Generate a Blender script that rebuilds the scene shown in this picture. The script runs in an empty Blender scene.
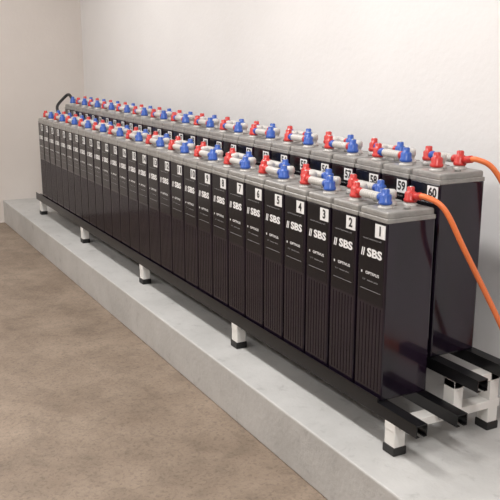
import bpy, bmesh, math, random
from mathutils import Vector, Matrix
random.seed(4)
S = bpy.context.scene
try:
    S.view_settings.view_transform = 'Standard'
except Exception as e:
    print(e)

# ------------------------------------------------------------ materials
def mat(name, col, rough=0.5, metal=0.0, coat=0.0, spec=0.5):
    m = bpy.data.materials.new(name); m.use_nodes = True
    b = m.node_tree.nodes['Principled BSDF']
    b.inputs['Base Color'].default_value = (*col, 1)
    b.inputs['Roughness'].default_value = rough
    b.inputs['Metallic'].default_value = metal
    b.inputs['Coat Weight'].default_value = coat
    b.inputs['Specular IOR Level'].default_value = spec
    return m

def noisy(m, c1, c2, scale=3.0, detail=6, lo=0.35, hi=0.65, bump=0.0, bscale=60, stretch=(1,1,1), marks=None):
    nt = m.node_tree; n = nt.nodes; l = nt.links
    b = n['Principled BSDF']
    tc = n.new('ShaderNodeTexCoord')
    mp = n.new('ShaderNodeMapping'); mp.inputs['Scale'].default_value = stretch
    l.new(tc.outputs['Object'], mp.inputs['Vector'])
    no = n.new('ShaderNodeTexNoise'); no.inputs['Scale'].default_value = scale; no.inputs['Detail'].default_value = detail
    no.inputs['Roughness'].default_value = 0.6
    l.new(mp.outputs[0], no.inputs['Vector'])
    r = n.new('ShaderNodeValToRGB')
    r.color_ramp.elements[0].position = lo; r.color_ramp.elements[0].color = (*c1, 1)
    r.color_ramp.elements[1].position = hi; r.color_ramp.elements[1].color = (*c2, 1)
    l.new(no.outputs['Fac'], r.inputs['Fac'])
    out = r.outputs['Color']
    for (sc, det, p0, p1, dark) in (marks or []):
        n3 = n.new('ShaderNodeTexNoise'); n3.inputs['Scale'].default_value = sc; n3.inputs['Detail'].default_value = det
        n3.inputs['Roughness'].default_value = .65
        n3.inputs['Distortion'].default_value = .6
        l.new(tc.outputs['Object'], n3.inputs['Vector'])
        r3 = n.new('ShaderNodeValToRGB')
        r3.color_ramp.elements[0].position = p0; r3.color_ramp.elements[0].color = (dark, dark, dark, 1)
        r3.color_ramp.elements[1].position = p1; r3.color_ramp.elements[1].color = (1,1,1,1)
        l.new(n3.outputs['Fac'], r3.inputs['Fac'])
        mx = n.new('ShaderNodeMix'); mx.data_type = 'RGBA'; mx.blend_type = 'MULTIPLY'; mx.inputs[0].default_value = 1
        l.new(out, mx.inputs[6]); l.new(r3.outputs['Color'], mx.inputs[7])
        out = mx.outputs[2]
    l.new(out, b.inputs['Base Color'])
    if bump > 0:
        n2 = n.new('ShaderNodeTexNoise'); n2.inputs['Scale'].default_value = bscale; n2.inputs['Detail'].default_value = 4
        l.new(tc.outputs['Object'], n2.inputs['Vector'])
        bp = n.new('ShaderNodeBump'); bp.inputs['Strength'].default_value = bump; bp.inputs['Distance'].default_value = 0.01
        l.new(n2.outputs['Fac'], bp.inputs['Height'])
        l.new(bp.outputs['Normal'], b.inputs['Normal'])
    return m

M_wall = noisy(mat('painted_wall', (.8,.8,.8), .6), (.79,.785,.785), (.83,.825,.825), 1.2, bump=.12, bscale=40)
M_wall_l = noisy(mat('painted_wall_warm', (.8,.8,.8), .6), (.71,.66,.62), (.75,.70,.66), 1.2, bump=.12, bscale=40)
M_wall_r = mat('wall_darkened_for_reflection', (.30,.29,.29), .7)  # unseen right wall, darkened to subdue its reflection in the cell end faces
M_ceil = mat('ceiling_paint', (.8,.8,.8), .8)
M_floor = noisy(mat('concrete_floor', (.4,.33,.27), .5, spec=.3), (.205,.155,.115), (.335,.265,.205), 2.4, 10, .3, .7, bump=.2, bscale=90,
                marks=[(9, 9, .36, .56, .80), (60, 8, .34, .50, .70)])
M_plinth = noisy(mat('painted_plinth', (.6,.6,.6), .5), (.45,.45,.44), (.57,.57,.56), 3.5, 8, .3, .7, bump=.25, bscale=50,
                marks=[(14, 8, .30, .42, .80)])
M_case = noisy(mat('battery_container', (.02,.012,.02), .11, spec=.5), (.006,.004,.009), (.018,.010,.021), 7, 3, .35, .7, stretch=(1,1,.35))
M_panel = mat('label_panel_black', (.006,.0055,.008), .2, spec=.35)
M_rib = mat('container_ribs', (.010,.007,.012), .18, spec=.35)
M_lid = noisy(mat('battery_lid_grey', (.4,.39,.37), .35), (.22,.215,.205), (.31,.30,.285), 20)
M_white = mat('label_white', (.85,.85,.85), .5)
M_print = mat('print_grey', (.35,.35,.36), .5)
M_ink = mat('label_ink', (.01,.01,.01), .5)
M_red = mat('terminal_red', (.55,.035,.03), .3)
M_blue = mat('terminal_blue', (.03,.10,.42), .3)
M_plug = mat('vent_plug', (.56,.545,.52), .3)
M_steel = mat('bolt_steel', (.5,.5,.5), .3, .9)
M_rail = mat('rack_black_paint', (.006,.006,.007), .3, spec=.35)
M_frame = mat('rack_white_paint', (.80,.79,.76), .4)
M_rubber = mat('foot_black', (.012,.012,.012), .5)
M_orange = mat('cable_orange', (.80,.19,.055), .4)
M_cblack = mat('cable_black', (.015,.015,.015), .45)
M_em = bpy.data.materials.new('tube_light'); M_em.use_nodes = True
_b = M_em.node_tree.nodes['Principled BSDF']
_b.inputs['Emission Color'].default_value = (1,.97,.94,1); _b.inputs['Emission Strength'].default_value = 8

# ------------------------------------------------------------ mesh builder
class MB:
    def __init__(s): s.bm = bmesh.new(); s.mats = []
    def mi(s, m):
        if m not in s.mats: s.mats.append(m)
        return s.mats.index(m)
    def add(s, t, m, smooth=False):
        i = s.mi(m)
        for f in t.faces: f.material_index = i; f.smooth = smooth
        me = bpy.data.meshes.new('t'); t.to_mesh(me); t.free()
        s.bm.from_mesh(me); bpy.data.meshes.remove(me)
    def box(s, a, b, m, bev=0, seg=2):
        t = bmesh.new(); bmesh.ops.create_cube(t, size=1)
        for v in t.verts:
            v.co = Vector([a[k] + (v.co[k]+.5)*(b[k]-a[k]) for k in range(3)])
        if bev: bmesh.ops.bevel(t, geom=list(t.edges), offset=bev, segments=seg, affect='EDGES', profile=.5)
        s.add(t, m)
    def lathe(s, p0, p1, prof, m, n=16):
        """prof: list of (t along axis in metres, radius)"""
        p0 = Vector(p0); d = (Vector(p1)-p0).normalized()
        q = d.to_track_quat('Z', 'Y')
        t = bmesh.new(); rings = []
        for (h, r) in prof:
            rings.append([t.verts.new(p0 + q @ Vector((r*math.cos(2*math.pi*k/n), r*math.sin(2*math.pi*k/n), h))) for k in range(n)])
        for a, b in zip(rings, rings[1:]):
            for k in range(n):
                t.faces.new((a[k], a[(k+1)%n], b[(k+1)%n], b[k]))
        t.faces.new(rings[0][::-1]); t.faces.new(rings[-1])
        s.add(t, m, True)
        
    def tube(s, pts, r, m, n=12):
        t = bmesh.new(); rings = []; pts = [Vector(p) for p in pts]
        up = Vector((0,0,1)); prev = None
        for i, p in enumerate(pts):
            d = (pts[min(i+1,len(pts)-1)]-pts[max(i-1,0)]).normalized()
            if prev is None:
                a = d.cross(up)
                if a.length < .1: a = d.cross(Vector((1,0,0)))
                a.normalize()
            else:
                a = (prev - d*prev.dot(d)).normalized()
            prev = a; b = d.cross(a)
            rings.append([t.verts.new(p + r*(math.cos(2*math.pi*k/n)*a + math.sin(2*math.pi*k/n)*b)) for k in range(n)])
        for a, b in zip(rings, rings[1:]):
            for k in range(n): t.faces.new((a[k], a[(k+1)%n], b[(k+1)%n], b[k]))
        t.faces.new(rings[0][::-1]); t.faces.new(rings[-1])
        bmesh.ops.recalc_face_normals(t, faces=t.faces)
        s.add(t, m, True)
    def text(s, body, size, cx, cz, y, m, width=None, bold=0.0, align='CENTER'):
        cu = bpy.data.curves.new('txt', 'FONT'); cu.body = body; cu.size = size
        cu.align_x = align; cu.align_y = 'CENTER'; cu.offset = bold; cu.resolution_u = 3
        ob = bpy.data.objects.new('txt', cu); S.collection.objects.link(ob)
        bpy.context.view_layer.update()
        me = bpy.data.meshes.new_from_object(ob.evaluated_get(bpy.context.evaluated_depsgraph_get()))
        bpy.data.objects.remove(ob); bpy.data.curves.remove(cu)
        xs = [v.co.x for v in me.vertices]
        sc = 1
        if width and xs: sc = width/(max(xs)-min(xs))
        for v in me.vertices:
            v.co = Vector((cx + v.co.x*sc, y, cz + v.co.y))
        t = bmesh.new(); t.from_mesh(me); bpy.data.meshes.remove(me)
        s.add(t, m)
    def poly(s, pts, m):
        t = bmesh.new(); t.faces.new([t.verts.new(p) for p in pts]); s.add(t, m)
    def mesh(s, name):
        me = bpy.data.meshes.new(name)
        s.bm.to_mesh(me); s.bm.free()
        for m in s.mats: me.materials.append(m)
        return me
    def obj(s, name, loc=(0,0,0), parent=None):
        o = bpy.data.objects.new(name, s.mesh(name)); o.location = loc
        S.collection.objects.link(o)
        if parent: o.parent = parent
        return o

def bez(pts, n=14):
    """catmull-rom"""
    P = [Vector(p) for p in pts]; P = [P[0]*2-P[1]] + P + [P[-1]*2-P[-2]]
    out = []
    for i in range(1, len(P)-2):
        for k in range(n):
            t = k/n
            out.append(.5*((2*P[i]) + (P[i+1]-P[i-1])*t + (2*P[i-1]-5*P[i]+4*P[i+1]-P[i+2])*t*t + (3*P[i]-P[i-1]-3*P[i+1]+P[i+2])*t**3))
    out.append(P[-2]); return out

# ------------------------------------------------------------ dimensions
XL, XR, YB, YF, ZC = -5.52, 4.2, 0.665, -4.2, 3.0
PL_H, PL_Y = 0.21, -0.155
Z1 = PL_H + 0.155            # underside of front cells
RISE = 0.105
W, D, H = 0.155, 0.198, 0.65
PITCH = 0.1655; N = 28
G = 0.236                    # rear row offset
XS = -0.03                   # rear row shift along the row

# ------------------------------------------------------------ room
def slab(name, a, b, m):
    mb = MB(); mb.box(a, b, m); return mb.obj(name)
slab('floor', (XL-.1, YF-.1, -.1), (XR+.1, YB+.1, 0), M_floor)
slab('wall_back', (XL-.1, YB, 0), (XR+.1, YB+.1, ZC), M_wall)
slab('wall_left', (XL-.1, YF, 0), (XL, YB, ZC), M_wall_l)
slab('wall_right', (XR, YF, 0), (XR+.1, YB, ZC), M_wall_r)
slab('wall_front', (XL-.1, YF-.1, 0), (XR+.1, YF, ZC), M_wall_l)
slab('ceiling', (XL-.1, YF-.1, ZC), (XR+.1, YB+.1, ZC+.1), M_ceil)
mb = MB(); mb.box((XL, PL_Y, 0), (XR, YB, PL_H), M_plinth, .006, 2); mb.obj('trim_plinth')

# ceiling fluorescent fixtures
for fx, fy in ((-3.6,-.75), (-1.0,-.75), (1.6,-.75), (-1.0,-2.9), (1.6,-2.9), (-3.6,-2.9)):
    mb = MB()
    mb.box((-.65,-.15,-.05), (.65,.15,0), M_frame, .008)
    for dy in (-.07,.07):
        mb.lathe((-.6,dy,-.068), (.6,dy,-.068), [(0,.013),(.0,.016),(1.2,.016),(1.2,.013)], M_em, 10)
        for sx in (-.61,.59): mb.box((sx,dy-.018,-.09), (sx+.02,dy+.018,-.045), M_frame)
    o = mb.obj('ceiling_light_fixture', (fx, fy, ZC))
    L = bpy.data.lights.new('fluorescent_glow', 'AREA'); L.shape = 'RECTANGLE'; L.size = 1.2; L.size_y = .28
    L.energy = (30 if fx < -3 else 42) if fy > -2 else 27; L.color = (1,.968,.94)
    lo = bpy.data.objects.new('fluorescent_glow', L); lo.location = (0,0,-.1); S.collection.objects.link(lo); lo.parent = o

# ------------------------------------------------------------ battery cell meshes
YP = (0.048, 0.152)   # front and rear pole positions
PX = 0.0
def cell_mesh(cf, cb):
    mb = MB()
    hw = W/2; CZ = H-.034
    mb.box((-hw,0,0), (hw,D,CZ), M_case, .006, 2)
    # shoulder and lid
    mb.box((-hw-.001,-.001,CZ-.003), (hw+.001,D+.001,CZ+.012), M_lid, .002, 1)
    mb.box((-hw+.002,.002,CZ+.008), (hw-.002,D-.002,H), M_lid, .008, 3)
    y = -.0008
    mb.box((-hw+.010,y,.33), (hw-.010,.001,CZ-.006), M_panel)
    for k in range(7):
        x = -hw+.022+k*(W-.044)/6
        mb.box((x-.0025,-.0012,.03), (x+.0025,.001,.32), M_rib, .0005, 1)
    yt = y-.0006
    ox = -.058
    for dx in (0,.010):
        mb.poly([(ox+dx,yt,.486),(ox+dx+.006,yt,.486),(ox+dx+.012,yt,.514),(ox+dx+.006,yt,.514)], M_white)
    mb.text('SBS', .038, .016, .500, yt, M_white, width=.082, bold=.0016)
    mb.text('OPTIVUS', .014, .008, .430, yt, M_white, width=.074, bold=.0003)
    mb.box((-.054,yt,.426), (-.048,yt+.0004,.434), M_white)
    mb.text('vented stationary cell', .008, .0, .548, yt, M_print, width=.10)
    mb.text('2 V   tubular plate', .008, -.002, .405, yt, M_print, width=.085)
    mb.box((-.055,yt,.372), (.055,yt+.0004,.3732), M_print)
    # poles
    for yy, c in zip(YP, (cf, cb)):
        mb.lathe((PX,yy,H-.001), (PX,yy,H+1), [(0,.025),(.006,.025),(.008,.019),(.014,.019)], M_plug, 18)
        mb.lathe((PX,yy,H+.012), (PX,yy,H+1), [(0,.021),(.003,.023),(.010,.023),(.012,.020),(.030,.020),(.034,.017),(.035,.013),(.048,.013),(.051,.010)], c, 18)
        mb.lathe((PX,yy,H+.061), (PX,yy,H+1), [(0,.006),(.004,.006)], M_steel, 6)
    for vx in (-.040,):
        mb.lathe((vx,.1,H-.001), (vx,.1,H+1), [(0,.022),(.010,.022),(.012,.016),(.026,.016),(.028,.020),(.046,.020),(.053,.014),(.054,.004)], M_plug, 16)
    mb.lathe((.048,.1,H-.001), (.048,.1,H+1), [(0,.012),(.008,.012),(.010,.008),(.012,.004)], M_lid, 12)
    return mb.mesh('battery_cell')
MA = cell_mesh(M_blue, M_red)
MBm = cell_mesh(M_red, M_blue)
MC = cell_mesh(M_red, M_red)

def cell(num, x, y, z, me):
    o = bpy.data.objects.new('battery_cell', me); o.location = (x,y,z); S.collection.objects.link(o)
    mb = MB()
    lx, lz = W/2-.034, H-.034-.034
    mb.box((lx-.027,-.0022,lz-.023), (lx+.027,-.0010,lz+.023), M_white)
    s = str(num)
    mb.text(s, .043, lx, lz, -.0028, M_ink, width=None if len(s)==1 else .042, bold=.0014)
    mb.obj('number_label', (0,0,0), o)
    return o

for i in range(N):
    x = -W/2 - i*PITCH
    cell(i+1, x, 0, Z1, MA if i % 2 == 0 else MBm)
    cell(60-i, x+XS, G, Z1+RISE, MC if i == 0 else (MA if i % 2 == 1 else MBm))

# intercell connectors
def links(name, xs, y0, z0, first):
    mb = MB()
    for i in range(N-1):
        k = (i+first) % 2
        yy = y0 + YP[k]; z = z0 + H + .032
        xa = xs - W/2 - i*PITCH; xb = xa - PITCH
        ca, cb = (M_blue, M_red) if first == 0 else (M_red, M_blue)
        e = [(0,.015),(.016,.015),(.018,.012),(.022,.012)]
        mb.lathe((xa-.014,yy,z), (xb,yy,z), e, ca, 14)
        mb.lathe((xb+.014,yy,z), (xa,yy,z), e, cb, 14)
        prof = []; t = 0; Lk = PITCH-.070
        while t < Lk:
            prof += [(t,.0150),(t+.008,.0150),(t+.009,.0125),(t+.011,.0125)]; t += .012
        mb.lathe((xa-.034,yy,z), (xb,yy,z), prof, M_plug, 14)
    return mb.obj(name)
links('intercell_connectors', 0, 0, Z1, 0)
links('intercell_connectors', XS, G, Z1+RISE, 1)

# far-end crossover cable
xe = -W/2-(N-1)*PITCH
mb = MB()
mb.tube(bez([(xe-.01,YP[1],Z1+H+.04),(xe-.10,YP[1]+.02,Z1+H+.09),(xe-.17,G,Z1+H+.14),(xe+XS-.12,G+YP[0],Z1+RISE+H+.075),(xe+XS-.01,G+YP[0],Z1+RISE+H+.04)]), .012, M_cblack)
mb.obj('jumper_cable')

# orange main cables
def ocable(pts):
    mb = MB(); p = bez(pts); mb.tube(p, .0095, M_orange, 14)
    mb.tube([p[0], p[8]], .013, M_red, 14)
    return mb.obj('power_cable')
za = Z1+H+.032
ocable([(-W/2+.02,YP[1],za),(-.01,YP[1]+.01,za+.004),(.05,.19,za-.03),(.10,.24,za-.16),(.13,.35,za-.36),(.16,.45,za-.55),(.20,.56,PL_H+.10),(.40,.60,PL_H+.014),(.8,.61,PL_H+.012),(1.4,.61,PL_H+.012)])
zb = Z1+RISE+H+.032
ocable([(XS-W/2+.02,G+YP[1],zb),(-.03,G+YP[1]+.01,zb+.006),(.01,.44,zb-.03),(.05,.50,zb-.16),(.08,.56,zb-.36),(.14,.62,zb-.62),(.26,.64,PL_H+.06),(.5,.645,PL_H+.014),(.8,.645,PL_H+.012),(1.4,.645,PL_H+.012)])

# ------------------------------------------------------------ rack
rack = bpy.data.objects.new('battery_rack', None); S.collection.objects.link(rack)
X0, X1 = -4.80, 0.205
RH, RW = .042, .044
def rail(name, yc, ztop, x1, lip=0):
    mb = MB(); t = .003
    z0 = ztop-RH
    mb.box((X0,yc-RW/2,ztop-t), (x1,yc+RW/2,ztop), M_rail)
    mb.box((X0,yc-RW/2,z0), (x1,yc-RW/2+t,ztop-t), M_rail)
    mb.box((X0,yc+RW/2-t,z0), (x1,yc+RW/2,ztop-t), M_rail)
    mb.box((X0,yc-RW/2+t,z0), (x1,yc-RW/2+.014,z0+t), M_rail)
    mb.box((X0,yc+RW/2-.014,z0), (x1,yc+RW/2-t,z0+t), M_rail)
    if lip:
        ya = yc-RW/2 if lip<0 else yc+RW/2-t
        mb.box((X0,ya,ztop), (0.0,ya+t,ztop+.016), M_rail)
    mb.obj(name, (0,0,0), rack)
rail('rail_1', .010, Z1, X1, -1)
rail('rail_2', D-.02, Z1, X1)
rail('rail_3', G+.022, Z1+RISE, X1)
rail('rail_4', G+D-.010, Z1+RISE, X1)
zb0 = Z1-RH
for j, sx in enumerate((.07,-1.07,-2.27,-3.47,-4.67)):
    mb = MB(); hw = .027
    mb.box((sx-hw,-.012,zb0-.030), (sx+hw,G+D+.02,zb0), M_frame, .003)
    for yy in (.012, G+D-.010):
        mb.box((sx-hw,yy-.022,PL_H+.028), (sx+hw,yy+.022,zb0-.028), M_frame, .002)
        mb.box((sx-hw-.004,yy-.027,PL_H), (sx+hw+.004,yy+.027,PL_H+.03), M_rubber, .004)
    for yy in (G+.022, G+D-.010):
        mb.box((sx-hw,yy-.02,zb0-.002), (sx+hw,yy+.02,zb0+RISE), M_frame, .002)
    mb.box((sx-hw,G+.002,zb0+RISE-.03), (sx+hw,G+D+.01,zb0+RISE-.001), M_frame, .002)
    for yy in (.012, D-.02):
        mb.lathe((sx+hw-.002,yy,zb0-.015), (sx+1,yy,zb0-.015), [(0,.007),(.006,.007)], M_steel, 6)
    mb.obj('support_%d' % (j+1), (0,0,0), rack)

# ------------------------------------------------------------ world + camera
w = bpy.data.worlds.new('world'); S.world = w; w.use_nodes = True
w.node_tree.nodes['Background'].inputs[0].default_value = (.9,.92,1,1)
w.node_tree.nodes['Background'].inputs[1].default_value = .4

phi, th = math.radians(28), math.radians(13.56)
cd = bpy.data.cameras.new('camera'); cd.sensor_width = 36; cd.lens = 57.6
cam = bpy.data.objects.new('camera', cd); S.collection.objects.link(cam)
cam.location = (2.009, -1.567, Z1+H+.484)
f = Vector((-math.cos(phi)*math.cos(th), math.sin(phi)*math.cos(th), -math.sin(th)))
cam.rotation_euler = f.to_track_quat('-Z','Y').to_euler()
S.camera = cam
